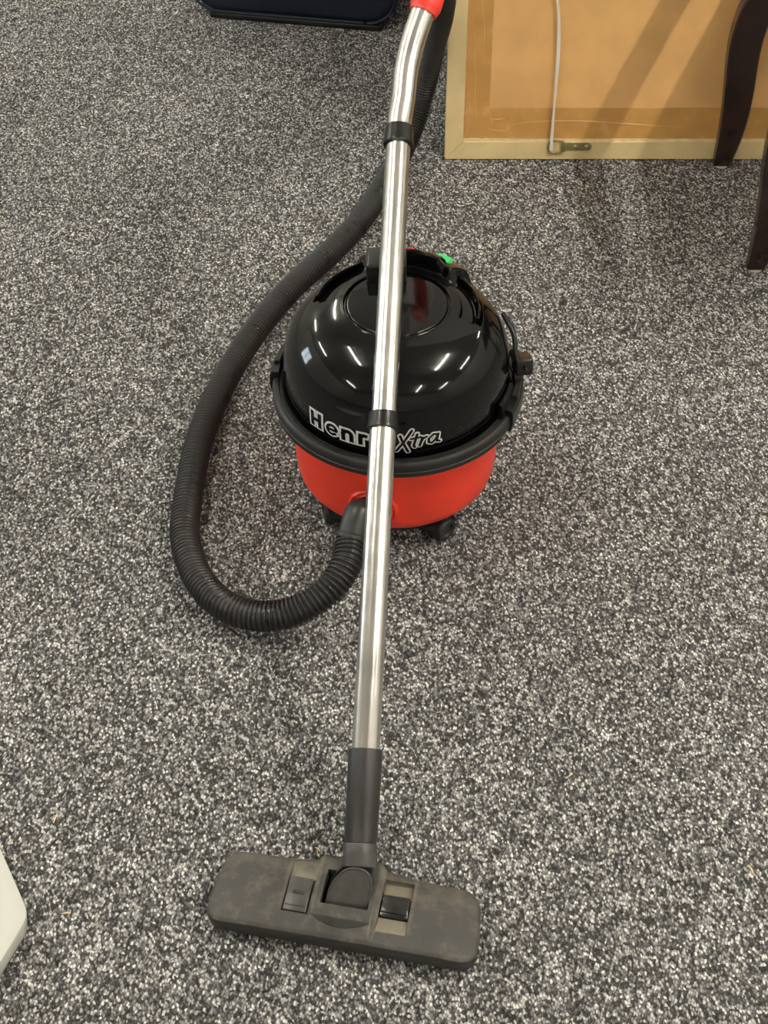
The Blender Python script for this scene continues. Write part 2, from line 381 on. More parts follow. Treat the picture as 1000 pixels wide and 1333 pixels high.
# lettering, wrapped onto the lid front
def dome_r(z):
    for (r0, z0), (r1, z1) in zip(dp, dp[1:]):
        if z0 <= z <= z1: return r0 + (r1 - r0) * (z - z0) / max(1e-9, z1 - z0)
    return .15
def arc(cx_, cy_, rx, ry, a0, a1, n=14):
    return [(cx_ + rx * math.cos(math.radians(a0 + (a1 - a0) * k / n)), cy_ + ry * math.sin(math.radians(a0 + (a1 - a0) * k / n))) for k in range(n + 1)]
GLYPH = dict(
    H=[[(0, 0), (0, 1)], [(.66, 0), (.66, 1)], [(0, .5), (.66, .5)]],
    e=[[(.05, .33), (.60, .33)] + arc(.31, .34, .30, .33, 0, 310)],
    n=[[(0, 0), (0, .62)], [(0, .40)] + arc(.25, .38, .24, .26, 170, 0) + [(.49, 0)]],
    r=[[(0, 0), (0, .62)], [(0, .38)] + arc(.22, .38, .22, .25, 170, 70)],
    y=[[(0, .62), (.25, .02)], [(.50, .62), (.14, -.28)]],
    X=[[(-.10, -.20), (.30, .42), (.82, 1.30)], [(.12, .95), (.30, .42), (.62, -.30)]],
    t=[[(.30, 1.0), (.08, .12), (.16, 0)], [(-.12, .66), (.52, .74)]],
    q=[[(.16, .62), (.02, 0)], [(.06, .22), (.20, .52), (.42, .64)]],
    a=[[(.62, .60), (.34, .66), (.08, .38), (.08, .08), (.28, .0), (.52, .30), (.64, .62)], [(.64, .62), (.56, .10), (.74, .02)]])
def glyphs(name, spec, width, m, lift, parent):
    """strokes wrapped on the lid: (glyph, em, bearing of the first stroke, base z, x-scale)"""
    V = []; Fs = []
    def put(x, z, deg):
        r = dome_r(z) + lift; a = wd(deg) + x / .152; V.append((r * math.cos(a), r * math.sin(a), z)); return len(V) - 1
    for g_, em, deg, z0, xs, rnd in spec:
        hw_ = (width[1] if rnd else width[0]) - (.0008 if g_ == 'e' else 0)
        for st in GLYPH[g_]:
            P_ = [Vector((x * em * xs, y * em)) for x, y in st]
            for k in range(len(P_) - 1):
                a_, b_ = P_[k], P_[k + 1]; d = (b_ - a_).normalized(); n_ = Vector((-d.y, d.x))
                e0 = hw_ if (k == 0 and not rnd) else 0; e1 = hw_ if (k == len(P_) - 2 and not rnd) else 0
                N_ = max(1, int((b_ - a_).length / .004)); rows = []
                for q in range(N_ + 1):
                    c_ = (a_ - d * e0).lerp(b_ + d * e1, q / N_)
                    rows.append([put((c_ + n_ * hw_ * s_).x, z0 + (c_ + n_ * hw_ * s_).y, deg) for s_ in (-1, 0, 1)])
                for r0, r1 in zip(rows, rows[1:]):
                    Fs.append((r0[0], r0[1], r1[1], r1[0])); Fs.append((r0[1], r0[2], r1[2], r1[1]))
            pts_ = P_ if rnd else P_[1:-1]
            for c_ in pts_:
                o0 = put(c_.x, z0 + c_.y, deg); rg = [put(c_.x + hw_ * math.cos(2 * PI * t / 14), z0 + c_.y + hw_ * math.sin(2 * PI * t / 14), deg) for t in range(14)]
                for t in range(14): Fs.append((o0, rg[t], rg[(t + 1) % 14]))
    return mesh(name, V, Fs, m, parent, smooth=False)
LET = [('H', .0195, -135.9, .2195, 1.0, 0), ('e', .0235, -126.2, .2185, 1.0, 0), ('n', .0225, -117.0, .2190, 1.05, 0), ('r', .0225, -108.0, .2190, 1.0, 0), ('y', .0215, -101.0, .2185, 1.0, 0),
       ('X', .0230, -89.6, .2165, .92, 1), ('t', .0225, -82.6, .2175, .85, 1), ('q', .0225, -79.2, .2190, .95, 1), ('a', .0225, -75.3, .2205, 1.0, 1)]
lt = glyphs('lettering', LET, (.0060, .0038), 'white', .0005, vac); tag(lt, 'white outlined lettering')
glyphs('letter_face', LET, (.0029, .0017), 'gloss', .0011, lt)
# mains lead and plug hung on the right side
pr = [at_h(655, 408, .29), at_h(664, 424, .285), at_h(670, 440, .275), at_h(671, 456, .262), at_h(674, 470, .25)]
b = MB(); b.sweep([Rm @ p for p in catmull(pr, .004)], .0036, 10); b.build('mains_lead', 'black', vac)
pc = Rm @ at_h(680, 473, .238)
b = MB(); mt = Matrix.Translation(pc) @ Matrix.Rotation(math.radians(20), 4, 'Z') @ Matrix.Rotation(-.35, 4, 'X')
b.bevbox((-.012, -.018, -.012), (.012, .016, .012), .004, 3, mt)
for k in range(5): b.rev([(.0042, -.001), (.0058, -.001), (.0058, .001), (.0042, .001)], 12, mt @ axis_mt((-.006, .018 + k * .004, .004), (0, 1, 0)))
b.bevbox((-.002, -.030, -.002), (.002, -.016, .004), .0006, 1, mt)
b.build('mains_plug', 'black', vac)

# ================================================================ HOSE
hose = empty('vacuum_hose', (0, 0, 0)); tag(hose, 'long charcoal corrugated hose looping left of the vacuum cleaner and up to red grip', 'hose')
Wm = Matrix.Translation((VX, VY, 0)) @ Matrix.Rotation(YAW, 4, 'Z')
p0 = Wm @ Vector((0, -.143, PZ)); p1 = Wm @ Vector((-.003, -.166, PZ + .001))
c1 = at_Y(457, 704, 1.292)
mid = at_Y(468, 668, 1.322)
cuffp = resample(catmull([p0, p1, mid, c1], .002), .002)
b = MB(); n = len(cuffp); rr = []
for i in range(n):
    t = i / (n - 1); r = .0172 if t < .42 else .0172 + (.0198 - .0172) * smooth01((t - .42) / .04)
    if t > .93: r = .0218
    if .40 < t < .44: r = .0206
    rr.append(r)
b.sweep(cuffp, rr, 32); b.build('machine_cuff', 'socket', hose, angle=30)
HP = [c1, at_Y(450, 736, 1.255), at_Y(427, 769, 1.223), at_Y(385, 795, 1.204), at_h(338, 802, .040), at_h(292, 788, .034), at_h(258, 752, .027),
      at_h(241, 700, .0225), at_h(246, 640, .0215), at_h(261, 570, .0215), at_h(290, 500, .0215), at_h(330, 434, .0215), at_h(380, 374, .0215), at_h(430, 329, .0215),
      at_h(468, 288, .0215), at_h(500, 240, .022), at_h(527, 190, .035), at_h(545, 145, .075), at_h(556, 100, .14), at_h(565, 60, .22), at_h(575, 20, .31), at_h(578, -20, .42), at_h(568, -50, .52)]
hp = resample(catmull(HP, .004), .00107)
rr = [(.0212, .0215, .0212, .0196, .0170, .0196)[i % 6] for i in range(len(hp))]
b = MB(); b.sweep(hp, rr, 22); b.build('corrugated_tube', 'hose', hose, angle=178)

# ================================================================ WAND with floor head
TR = .01625
B = at_z(476, 978, 1.644); T = at_z(519, 180, 1.855); U = (T - B).normalized(); LEN = (T - B).length
wand = empty('vacuum_wand', (B.x, B.y, 0)); tag(wand, 'stainless steel vacuum wand with dusty dark grey floor head, resting on the vacuum cleaner', 'vacuum wand')
def wp(p): return Vector(p) - Vector((B.x, B.y, 0))
def along(t): return wp(B + U * t)
def find_t(py):
    lo, hi = -.3, 1.0
    for _ in range(40):
        m_ = (lo + hi) / 2; q = B + U * m_; d = q - Vector((0, 0, H)); z = d.y * math.cos(PITCH) - d.z * math.sin(PITCH)
        y = 666.5 - F * (d.y * math.sin(PITCH) + d.z * math.cos(PITCH)) / z
        if y > py: lo = m_
        else: hi = m_
    return lo
t1a, t1b = find_t(560), find_t(539); t2a, t2b = find_t(190), find_t(167)
def tube(name, a, c_, m, r, parent=None, n=48):
    mb = MB(); mb.sweep([along(a + (c_ - a) * i / 8) for i in range(9)], r, n); return mb.build(name, m, parent or wand)
tube('steel_tube', -.02, t1b - .004, 'steel', TR); tube('steel_tube', t1a + .004, t2b - .004, 'steel', TR - .0003)
def collar(a, c_):
    mb = MB(); L = c_ - a; mt = axis_mt(along(a), U); r = TR
    mb.rev([(r, 0), (r + .0030, 0), (r + .0036, .001), (r + .0036, L * .25), (r + .0030, L * .32), (r + .0030, L * .8), (r + .0022, L), (r, L), (r, 0)], 48, mt); mb.build('collar', 'black', wand, angle=30)
collar(t1a, t1b); collar(t2a, t2b)
# bent tube
zT = 1.912
bp_ = [B + U * (t2a + .004), B + U * (t2b + .01), at_z(524.5, 130, 1.866), at_z(528.5, 92, 1.869), at_z(536, 58, 1.870), at_z(546, 28, 1.870), at_z(557, 0, 1.870), at_z(566, -22, 1.870)]
bpp = resample(catmull(bp_, .004), .006)
b = MB(); b.sweep([wp(p) for p in bpp], TR - .0001, 48); b.build('bent_tube', 'steel', wand)
g0 = at_z(550.5, 17, 1.870); gd = (at_z(562, -12, 1.870) - g0).normalized()
gp = [g0, g0 + gd * .002, g0 + gd * .05, g0 + gd * .10 + Vector((0, .01, .02))]
gp = resample(catmull([g0, g0 + gd * .03, g0 + gd * .06 + Vector((0, .004, .003)), g0 + gd * .12 + Vector((0, .02, .03)), at_h(568, -50, .52)], .004), .004)
b = MB(); b.sweep([wp(p) for p in gp], [TR + .0028 if i < 2 else (TR + .0036 + .0012 * math.sin(i * .5) * (i < 9)) for i in range(len(gp))], 40); tag(b.build('hand_grip', 'redgrip', wand), 'red plastic grip')
# black socket
tS = find_t(1098)
b = MB(); mt = axis_mt(along(tS), U); L = -tS + .002
b.rev([(.0160, 0), (.0182, .0005), (.0187, .003), (.0194, L * .5), (.0199, L - .002), (.0195, L), (TR, L), (TR, L - .004)], 56, mt)
b.rev([(.0190, .02), (.0195, .02), (.0203, L - .003), (.0196, L - .003), (.0190, .02)], 4, mt, a0=1.50, a1=1.62)
b.build('wand_socket', 'socket', wand, angle=35)

# floor head, local frame: u along width, v towards the rear, w up
HC = Vector((-.0420, .7971, 0)) - Vector((B.x, B.y, 0)); HA = math.radians(-10.5)
head = bpy.data.objects.new('floor_head', None)
W_, DF, DB = .1515, -.0475, .0480
def endshape(u):
    RC = .020; a = abs(u)
    return 0 if a < W_ - RC else RC - math.sqrt(max(0, RC * RC - (a - (W_ - RC)) ** 2))
def vrange(u):
    e = endshape(u); back = DB - .004 * smooth01((abs(u + .003) - .03) / .05) + .006 * plateau(u, -.036, .030, .010) - (.003 * smooth01((u - .04) / .08))
    return DF + e * .75, back - e * (1.25 if u > 0 else .9)
def inrect(u, v, r): return r[0] < u < r[1] and r[2] < v < r[3]
RECT = dict(pocket=(-.0275, .0255, -.0100, .0340), lp=(-.0690, -.0400, -.0245, .0200), lr=(-.0685, -.0375, .0200, .0430),
            rr1=(.0390, .0715, .0165, .0350), rp=(.0385, .0715, -.0115, .0165), rr2=(.0385, .0715, -.0310, -.0115))
def top(u, v):
    z = .0335 - .006 * smooth01((v + .01) / .065); dust = 0
    vf, vb = vrange(u)
    e = min(v - vf, (vb - v) * .8, (W_ - abs(u)) * 1.1); z -= .0020 * (1 - smooth01(e / .0030))
    z -= .004 * smooth01((abs(u) - .09) / .08)
    z += .0045 * plateau(u, -.034, .031, .007) * smooth01((v + .052) / .02)
    dust += .12 * smooth01((v - .0) / .04)
    if inrect(u, v, RECT['pocket']): z = .010; dust = .1
    elif inrect(u, v, RECT['lp']): z -= .006
    elif inrect(u, v, RECT['lr']): z -= .0035 * (1 - smooth01((v - .0200) / .022)); dust = .55 - .3 * smooth01((v - .02) / .02)
    elif inrect(u, v, RECT['rp']): z -= .010; dust = .3
    elif inrect(u, v, RECT['rr1']): z -= .0070; dust = .62
    elif inrect(u, v, RECT['rr2']): z -= .0045 * (1 - smooth01((-.0115 - v) / .019)); dust = .55
    for sx_ in (-.0365, .0355, -.0715, .0740):                       # dirt gathered along the ridges
        dust += .22 * math.exp(-((u - sx_) / .0022) ** 2) * smooth01((v + .035) / .02)
    # crescent recess on the front lip
    k = (u + .002) / .034
    if abs(k) < 1:
        lo = -.0275 - .0095 * (1 - k * k); hi = -.0262
        if lo < v < hi: z -= .0
    return z, dust
def lines(a, c_, step, marks, eps=.00035):
    L = [a + (c_ - a) * i / int((c_ - a) / step) for i in range(int((c_ - a) / step) + 1)]
    for m_ in marks: L = [x for x in L if abs(x - m_) > eps * 2.2] + [m_ - eps, m_ + eps]
    return sorted(x for x in L if a <= x <= c_)
us = lines(-W_ + .0002, W_ - .0002, .0016, sorted({x for r in RECT.values() for x in r[:2]} ))
us = [-W_ + .0002 + i * .0004 for i in range(8)] + [u for u in us if abs(u) < W_ - .003] + [W_ - .003 + i * .0004 for i in range(8)]
vs_ = lines(-.04, .04, .0012, sorted({x for r in RECT.values() for x in r[2:]} | {-.0262}))
cols = []
V = []; Fc = []; D = []
edge = [.0, .0007, .0016, .003, .005]
for u in us:
    vf, vb = vrange(u)
    core = [x for x in vs_ if vf + .006 < x < vb - .006]
    allv = [None] * 0
    # rows: fixed count; rows outside the outline collapse on the edge
    row = []
    for x in [-.0475, -.0468, -.0459, -.0445, -.0425] + vs_ + [.0418, .0435, .0450, .0463, .0474, .0485, .0500, .0520, .0540]:
        row.append(min(max(x, vf), vb))
    cols.append(row)
nr = len(cols[0])
for u, row in zip(us, cols):
    for x in row:
        z, d_ = top(u, x)
        uu = u * (1 - .030 * smooth01((abs(u) - .09) / .06) * smooth01((x + .02) / .065)); V.append(Vector((uu, x, z))); D.append(d_)
for i in range(len(us) - 1):
    for j in range(nr - 1):
        a_ = i * nr + j; q = (a_, a_ + nr, a_ + nr + 1, a_ + 1)
        Fc.append(q)
# skirt
ring = [i * nr for i in range(len(us))] + [(len(us) - 1) * nr + j for j in range(1, nr)] + [i * nr + nr - 1 for i in reversed(range(len(us) - 1))] + [j for j in reversed(range(1, nr - 1))]
cen = Vector((0, 0, 0)); prev = ring
for k, (out, zz) in enumerate(((.0008, -.0010), (.0006, -.0090), (-.0012, None), (-.006, -1))):
    new = []
    for q in ring:
        p = V[q]; dirv = Vector((p.x * .25 if abs(p.x) < W_ - .02 else p.x, p.y * 3, 0)).normalized()
        z = p.z + zz if zz not in (None, -1) else (.006 if zz is None else .003)
        V.append(Vector((p.x + dirv.x * out, p.y + dirv.y * out, z))); D.append(.05); new.append(len(V) - 1)
    n = len(ring); nskirt0 = nskirt0 if k else len(Fc)
    for i in range(n): Fc.append((prev[i], prev[(i + 1) % n], new[(i + 1) % n], new[i]))
    prev = new
Fc.append(tuple(prev))
hm = Matrix.Translation(HC) @ Matrix.Rotation(HA, 4, 'Z')
head = mesh('floor_head', V, Fc, 'head', wand, angle=50)
head.data.materials.append(M['socket'])
for p_ in head.data.polygons:
    if p_.index >= nskirt0 + len(ring): p_.material_index = 1
bm = bmesh.new(); bm.from_mesh(head.data); bmesh.ops.remove_doubles(bm, verts=bm.verts, dist=1e-6); bmesh.ops.recalc_face_normals(bm, faces=bm.faces)
bm.to_mesh(head.data); bm.free()
at_ = head.data.attributes.new('dust', 'FLOAT', 'POINT')
for i, vv in enumerate(head.data.vertices): at_.data[i].value = top(vv.co.x, vv.co.y)[1] if vv.co.z > .008 else .05
head.location = HC; head.rotation_euler = (0, 0, HA)
tag(head, 'wide dusty dark grey floor head')
HI = (Matrix.Translation(Vector((B.x, B.y, 0)) + HC) @ Matrix.Rotation(HA, 4, 'Z')).inverted()
# sole and bristle strip
b = MB(); b.box((-.142, -.040, .0015), (.142, .040, .006)); b.build('sole_plate', 'black', head, smooth=False)
# pedals
b = MB(); b.bevbox((-.0680, -.0236, .024), (-.0412, .0188, .0345), .0012, 2)
for k in range(9): b.bevbox((-.0605 + k * .0015 - .0004, -.0035, .0345), (-.0605 + k * .0015 + .0004, .0010, .0364), .0002, 1)
b.bevbox((-.0668, -.0175, .033), (-.0422, .0160, .0356), .0008, 2)
tag(b.build('pedal', 'pedalg', head, angle=30), 'grey foot pedal, flush')
b = MB(); b.bevbox((.0392, -.0108, .018), (.0708, .0120, .0335), .0012, 2); b.bevbox((.0400, -.0070, .030), (.0700, .0085, .0350), .0012, 2)
b.bevbox((.0400, .0085, .030), (.0700, .0158, .0325), .0012, 2); b.bevbox((.0425, -.0095, .032), (.0675, -.0075, .0350), .0006, 2)
tag(b.build('pedal', 'pedal', head, angle=30), 'black foot pedal, pressed')
# dark inlay standing for the shade inside the front lip's recess
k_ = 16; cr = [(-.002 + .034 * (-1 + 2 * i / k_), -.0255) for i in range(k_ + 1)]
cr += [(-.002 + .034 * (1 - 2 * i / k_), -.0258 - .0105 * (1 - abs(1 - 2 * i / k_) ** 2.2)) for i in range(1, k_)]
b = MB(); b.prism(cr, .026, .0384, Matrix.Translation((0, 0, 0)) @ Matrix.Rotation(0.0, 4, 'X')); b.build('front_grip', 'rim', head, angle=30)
# swivel neck
hd = HI.to_3x3() @ U; ns = HI @ (B + U * tS)
rings = []
def oval(center, ax, ay, n=40, p=2.0):
    out = []
    for j in range(n):
        a = 2 * PI * j / n; cx = abs(math.cos(a)) ** (2 / p) * math.copysign(1, math.cos(a)); cy = abs(math.sin(a)) ** (2 / p) * math.copysign(1, math.sin(a))
        out.append(center + ax * cx + ay * cy)
    return out
xa = hd.cross(Vector((0, 0, 1))).normalized(); ya = xa.cross(hd).normalized()
rings.append(oval(ns, xa * .0185, ya * .0185)); rings.append(oval(ns - hd * .001, xa * .0193, ya * .0193)); rings.append(oval(ns - hd * .014, xa * .0196, ya * .0195))
rings.append(oval(ns - hd * .026, xa * .0212, ya * .0182, p=2.2))
rings.append(oval(Vector((-.0010, .0150, .0260)), Vector((.0235, 0, 0)), Vector((0, .0180, .0070)), p=2.8))
rings.append(oval(Vector((-.0010, .0115, .0165)), Vector((.0245, 0, 0)), Vector((0, .0200, .0020)), p=4.0))
rings.append(oval(Vector((-.0010, .0115, .0095)), Vector((.0245, 0, 0)), Vector((0, .0200, .0)), p=4.0))
b = MB(); n = 40; VV = [p for r_ in rings for p in r_]
FF = [(i * n + j, i * n + (j + 1) % n, (i + 1) * n + (j + 1) % n, (i + 1) * n + j) for i in range(len(rings) - 1) for j in range(n)] + [tuple(range(n)), tuple((len(rings) - 1) * n + j for j in range(n))]
b.add(VV, FF); nk = b.build('swivel_neck', 'neck', head, angle=50)
# arched flat face of the neck
A0 = Vector((-.0010, -.0080, .0240)); A1 = ns - hd * .026 + ya * .0185 + Vector((0, -.004, .0022)); up_ = (A1 - A0); hh = up_.length; up_.normalize()
arch = [(-.0235, 0)] + [(-.0235 * math.cos(t) ** .8 if math.cos(t) > 0 else 0, hh * (.30 + .70 * math.sin(t))) for t in [PI / 2 * i / 14 for i in range(15)]]
arch = arch + [(-x, y) for x, y in reversed(arch[:-1])]
mt = frame_mt(A0, Vector((1, 0, 0)), up_, Vector((1, 0, 0)).cross(up_))
b = MB(); b.prism(arch, -.010, .0008, mt); b.build('neck_face', 'facet', head, angle=30)
b = MB(); pts = [mt @ Vector((x, y, .0006)) for x, y in arch[1:-1]]; b.sweep(resample(catmull(pts, .002), .002), .0013, 8); b.build('neck_ridge', 'neck', head)

# ================================================================ PICTURE leaning with its back to the room
fx0 = at_h(579, 207, 0).x
pic = empty('picture_frame', (fx0, FY, .002)); pic.rotation_euler = (-LEAN, 0, 0)
tag(pic, 'framed picture standing back to front, gold frame, taped brown backing board', 'picture frame')
# local: x along, z up the frame, -y towards the room
def on_frame(px, py, depth=0):
    d = ray(px, py); nrm = Vector((0, -math.cos(LEAN), -math.sin(LEAN))); o_ = Vector((fx0, FY, .002)) + nrm * depth
    t = (o_ - Vector((0, 0, H))).dot(nrm) / d.dot(nrm); p = Vector((0, 0, H)) + d * t
    q = p - Vector((fx0, FY, .002)); return q.x, q.dot(Vector((0, math.sin(LEAN), math.cos(LEAN))))
FW = .92; MW = .0345
def moulding(poly, ang=0):
    mb = MB(); mt = frame_mt(Vector((0, 0, 0)), Vector((1, 0, 0)), Vector((0, 0, 1)), Vector((0, -1, 0))); mb.prism(poly, -FT, 0, mt)
    o = mb.build('frame_moulding', 'wood', pic, smooth=False); bv = o.modifiers.new('bevel', 'BEVEL'); bv.width = .0012; bv.segments = 2; return o
g = .00025
moulding([(0, 0), (FW, 0), (FW - MW, MW), (MW, MW)])
moulding([(0, FH), (MW, FH - MW), (FW - MW, FH - MW), (FW, FH)])
moulding([(-g, g), (MW - g, MW + g), (MW - g, FH - MW - g), (-g, FH - g)])
moulding([(FW + g, g), (FW + g, FH - g), (FW - MW + g, FH - MW - g), (FW - MW + g, MW + g)])
b = MB(); b.box((MW - .002, .0045, MW - .002), (FW - MW + .002, .008, FH - MW + .002)); tag(b.build('backing_board', 'board', pic, smooth=False), 'brown backing board')
b = MB()                                                          # ragged pale strip where the board meets the bottom moulding
n = 120; top_e = []
for i in range(n + 1):
    x = MW + (FW - 2 * MW) * i / n; top_e.append((x, MW + .0050 + random.uniform(-.0007, .0007) + (.004 * max(0, 1 - abs(x - .05) / .05) * random.random())))
b.prism([(MW, MW - .0005), (FW - MW, MW - .0005)] + top_e[::-1], 0, .0030, frame_mt(Vector((0, .0045, 0)), Vector((1, 0, 0)), Vector((0, 0, 1)), Vector((0, -1, 0))))
b.build('torn_edge', 'pale', pic, smooth=False)
xl = on_frame(641, 120)[0]; zb = on_frame(700, 150)[1]
b = MB(); b.box((MW + .001, .0040, MW + .004), (xl, .00452, FH - MW)); tag(b.build('tape_strip', 'tape', pic, smooth=False), 'brown parcel tape, left edge')
b = MB(); b.box((MW + .001, .0036, MW + .006), (FW - MW, .0041, zb)); tag(b.build('tape_strip', 'tape', pic, smooth=False), 'brown parcel tape, bottom edge')
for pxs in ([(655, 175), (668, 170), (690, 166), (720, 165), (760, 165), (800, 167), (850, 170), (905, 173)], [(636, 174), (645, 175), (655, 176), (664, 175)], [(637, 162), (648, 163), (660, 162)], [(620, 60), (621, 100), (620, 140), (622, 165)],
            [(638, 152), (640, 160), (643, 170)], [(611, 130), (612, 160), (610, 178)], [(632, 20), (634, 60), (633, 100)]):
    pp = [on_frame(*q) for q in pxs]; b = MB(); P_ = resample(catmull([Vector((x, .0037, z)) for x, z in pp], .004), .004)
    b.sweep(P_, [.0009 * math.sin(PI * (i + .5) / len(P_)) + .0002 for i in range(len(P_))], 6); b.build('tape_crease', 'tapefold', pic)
# strap hanger
zc = on_frame(750, 193)[1]; xa_, xb_ = on_frame(734, 193)[0], on_frame(771, 193)[0]; hw = .0075
arc = [(xb_ - hw + hw * math.cos(t), zc + hw * math.sin(t)) for t in [-PI / 2 + PI * i / 10 for i in range(11)]]
fm = frame_mt(Vector((0, 0, 0)), Vector((1, 0, 0)), Vector((0, 0, 1)), Vector((0, -1, 0)))
b = MB(); b.prism([(xa_, zc - hw)] + arc + [(xa_, zc + hw)], -.0002, .0016, fm); b.bevbox((xa_ - .004, -.0055, zc - .0095), (xa_ + .004, 0, zc + .0095), .002, 2)
hg = b.build('strap_hanger', 'brass', pic, angle=30)
for px in (735.5, 749.5, 764):
    x = on_frame(px, 193)[0]; b = MB(); b.rev([(0, .0030), (.0012, .0030), (.0036, .0026), (.0042, .0014), (0, .0014)], 16, frame_mt(Vector((x, 0, zc)), Vector((1, 0, 0)), Vector((0, 0, 1)), Vector((0, -1, 0))))
    sc_ = b.build('screw', 'screw', hg); m2 = None
xr = on_frame(714, 193)[0]
b = MB(); ringp = [Vector((xa_, -.003, zc + .0105)), Vector((xr + .008, -.003, zc + .0125)), Vector((xr + .001, -.003, zc + .007)), Vector((xr, -.003, zc)), Vector((xr + .001, -.003, zc - .007)), Vector((xr + .008, -.003, zc - .0125)), Vector((xa_, -.003, zc - .0105))]
b.sweep(resample(catmull(ringp, .002), .002), .0017, 10); b.build('hanger_ring', 'brass', pic)
cp = [on_frame(*q) for q in ((717.5, 196), (719, 183), (722, 160), (726, 130), (730, 100), (733, 70), (734, 40), (732.5, 15), (732, 0), (731, -40), (728, -90))]
P_ = resample(catmull([Vector((x, -.006 + .003 * min(1, z / .06), z)) for x, z in cp] + [Vector((cp[-1][0] - .004, -.003, FH - .02))], .004), .003)
b = MB()
for s_ in (0, 1):
    b.sweep([p + Vector((.0013 * math.cos(i * .05 + s_ * PI), .0013 * math.sin(i * .05 + s_ * PI), 0)) for i, p in enumerate(P_)], .0019, 8)
b.build('hanging_cord', 'cord', pic)

# ================================================================ SIDE TABLE (two of its legs in view)
tb = empty('side_table', (.66, 2.02, 0)); tag(tb, 'dark mahogany side table on slim curved legs in front of the picture', 'table')
def leg_pts(Y):
    """centre line x,h and half widths, read for the rear leg"""
    rows = [(937.5, 212, 10.5), (943.5, 195, 13), (950, 172, 15.5), (956, 145, 17.5), (960.5, 115, 19), (964, 85, 20), (969, 55, 21), (978, 25, 22), (990, 0, 23)]
    out = []
    for px, py, hw_ in rows:
        p = at_Y(px, py, 2.352); z = (p.y * math.cos(PITCH) + (H - p.z) * math.sin(PITCH)); out.append((p.x, max(p.z, 0), hw_ * z / F))
    return out
LP = leg_pts(0); base = LP[0][0]
prof = [Vector((x - base, hw_, h)) for x, h, hw_ in LP]; prof[0].z = .0055
last = prof[-1]
prof += [Vector((last.x + .026, .025, last.z + .05)), Vector((last.x + .062, .024, last.z + .12)), Vector((last.x + .085, .024, .56))]
pc_ = resample(catmull(prof, .004), .008)
def table_leg(x, Y, flip=1, thick=.026):
    V = []; Fs = []
    for i, p in enumerate(pc_):
        hw_ = p.y; th = thick * (.42 + .08 * min(1, p.z / .2)); c_ = .003
        for dx, dy in ((-1, -1), (1, -1), (1, 1), (-1, 1)):
            pass
        ringv = [(-hw_ + c_, -th), (hw_ - c_, -th), (hw_, -th + c_), (hw_, th - c_), (hw_ - c_, th), (-hw_ + c_, th), (-hw_, th - c_), (-hw_, -th + c_)]
        for dx, dy in ringv: V.append((x + flip * p.x + dx - tb.location.x, Y + dy - tb.location.y, p.z))
    k = len(pc_)
    for i in range(k - 1):
        for j in range(8): Fs.append((i * 8 + j, i * 8 + (j + 1) % 8, (i + 1) * 8 + (j + 1) % 8, (i + 1) * 8 + j))
    Fs.append(tuple(range(8))); Fs.append(tuple((k - 1) * 8 + j for j in range(8)))
    o = mesh('leg', V, Fs, 'darkwood', tb, angle=30)
    mb = MB(); mb.rev([(0, 0), (.0105, 0), (.0130, .0015), (.0130, .0055), (0, .0055)], 20, Matrix.Translation((x - tb.location.x, Y - tb.location.y, 0)))
    mb.build('glide', 'glide', o); return o
X1 = at_h(937.5, 214, 0).x; X2 = at_h(983, 352, 0).x; Y2 = at_h(983, 350, 0).y
table_leg(X1, 2.352); table_leg(X2, Y2); table_leg(X1 + .50, 2.352, -1); table_leg(X2 + .50, Y2, -1)
b = MB(); lx = X1 + last.x + .085 - tb.location.x
for ya_ in (Y2 - 2.02, 2.352 - 2.02): b.bevbox((lx, ya_ - .010, .47), (X1 + .5 - last.x - .085 - tb.location.x, ya_ + .010, .56), .002, 2)
for xx in (lx, X1 + .5 - last.x - .085 - tb.location.x): b.bevbox((xx - .010, Y2 - 2.02, .47), (xx + .010, 2.352 - 2.02, .56), .002, 2)
b.build('apron', 'darkwood', tb)
RX = .622 - tb.location.x; PX_ = .722 - tb.location.x; y0_, y1_ = -.25, .392; x1_ = X1 + .5 - last.x - tb.location.x + .06
b = MB(); b.bevbox((RX, y0_, .560), (RX + .042, y1_, .578), .003, 2); b.build('tray_rail', 'darkwood', tb)  # unseen rail, added only to cast the shadow stripe on the picture frame
for yy in (y0_, y1_ - .012):
    b = MB(); b.bevbox((RX + .02, yy, .559), (PX_ + .02, yy + .012, .583), .003, 2); b.build('tray_bracket', 'darkwood', tb)  # unseen brackets joining the added shadow rail to the top
b = MB(); b.bevbox((PX_, y0_, .558), (x1_, y1_, .585), .004, 3); b.build('table_top', 'darkwood', tb)

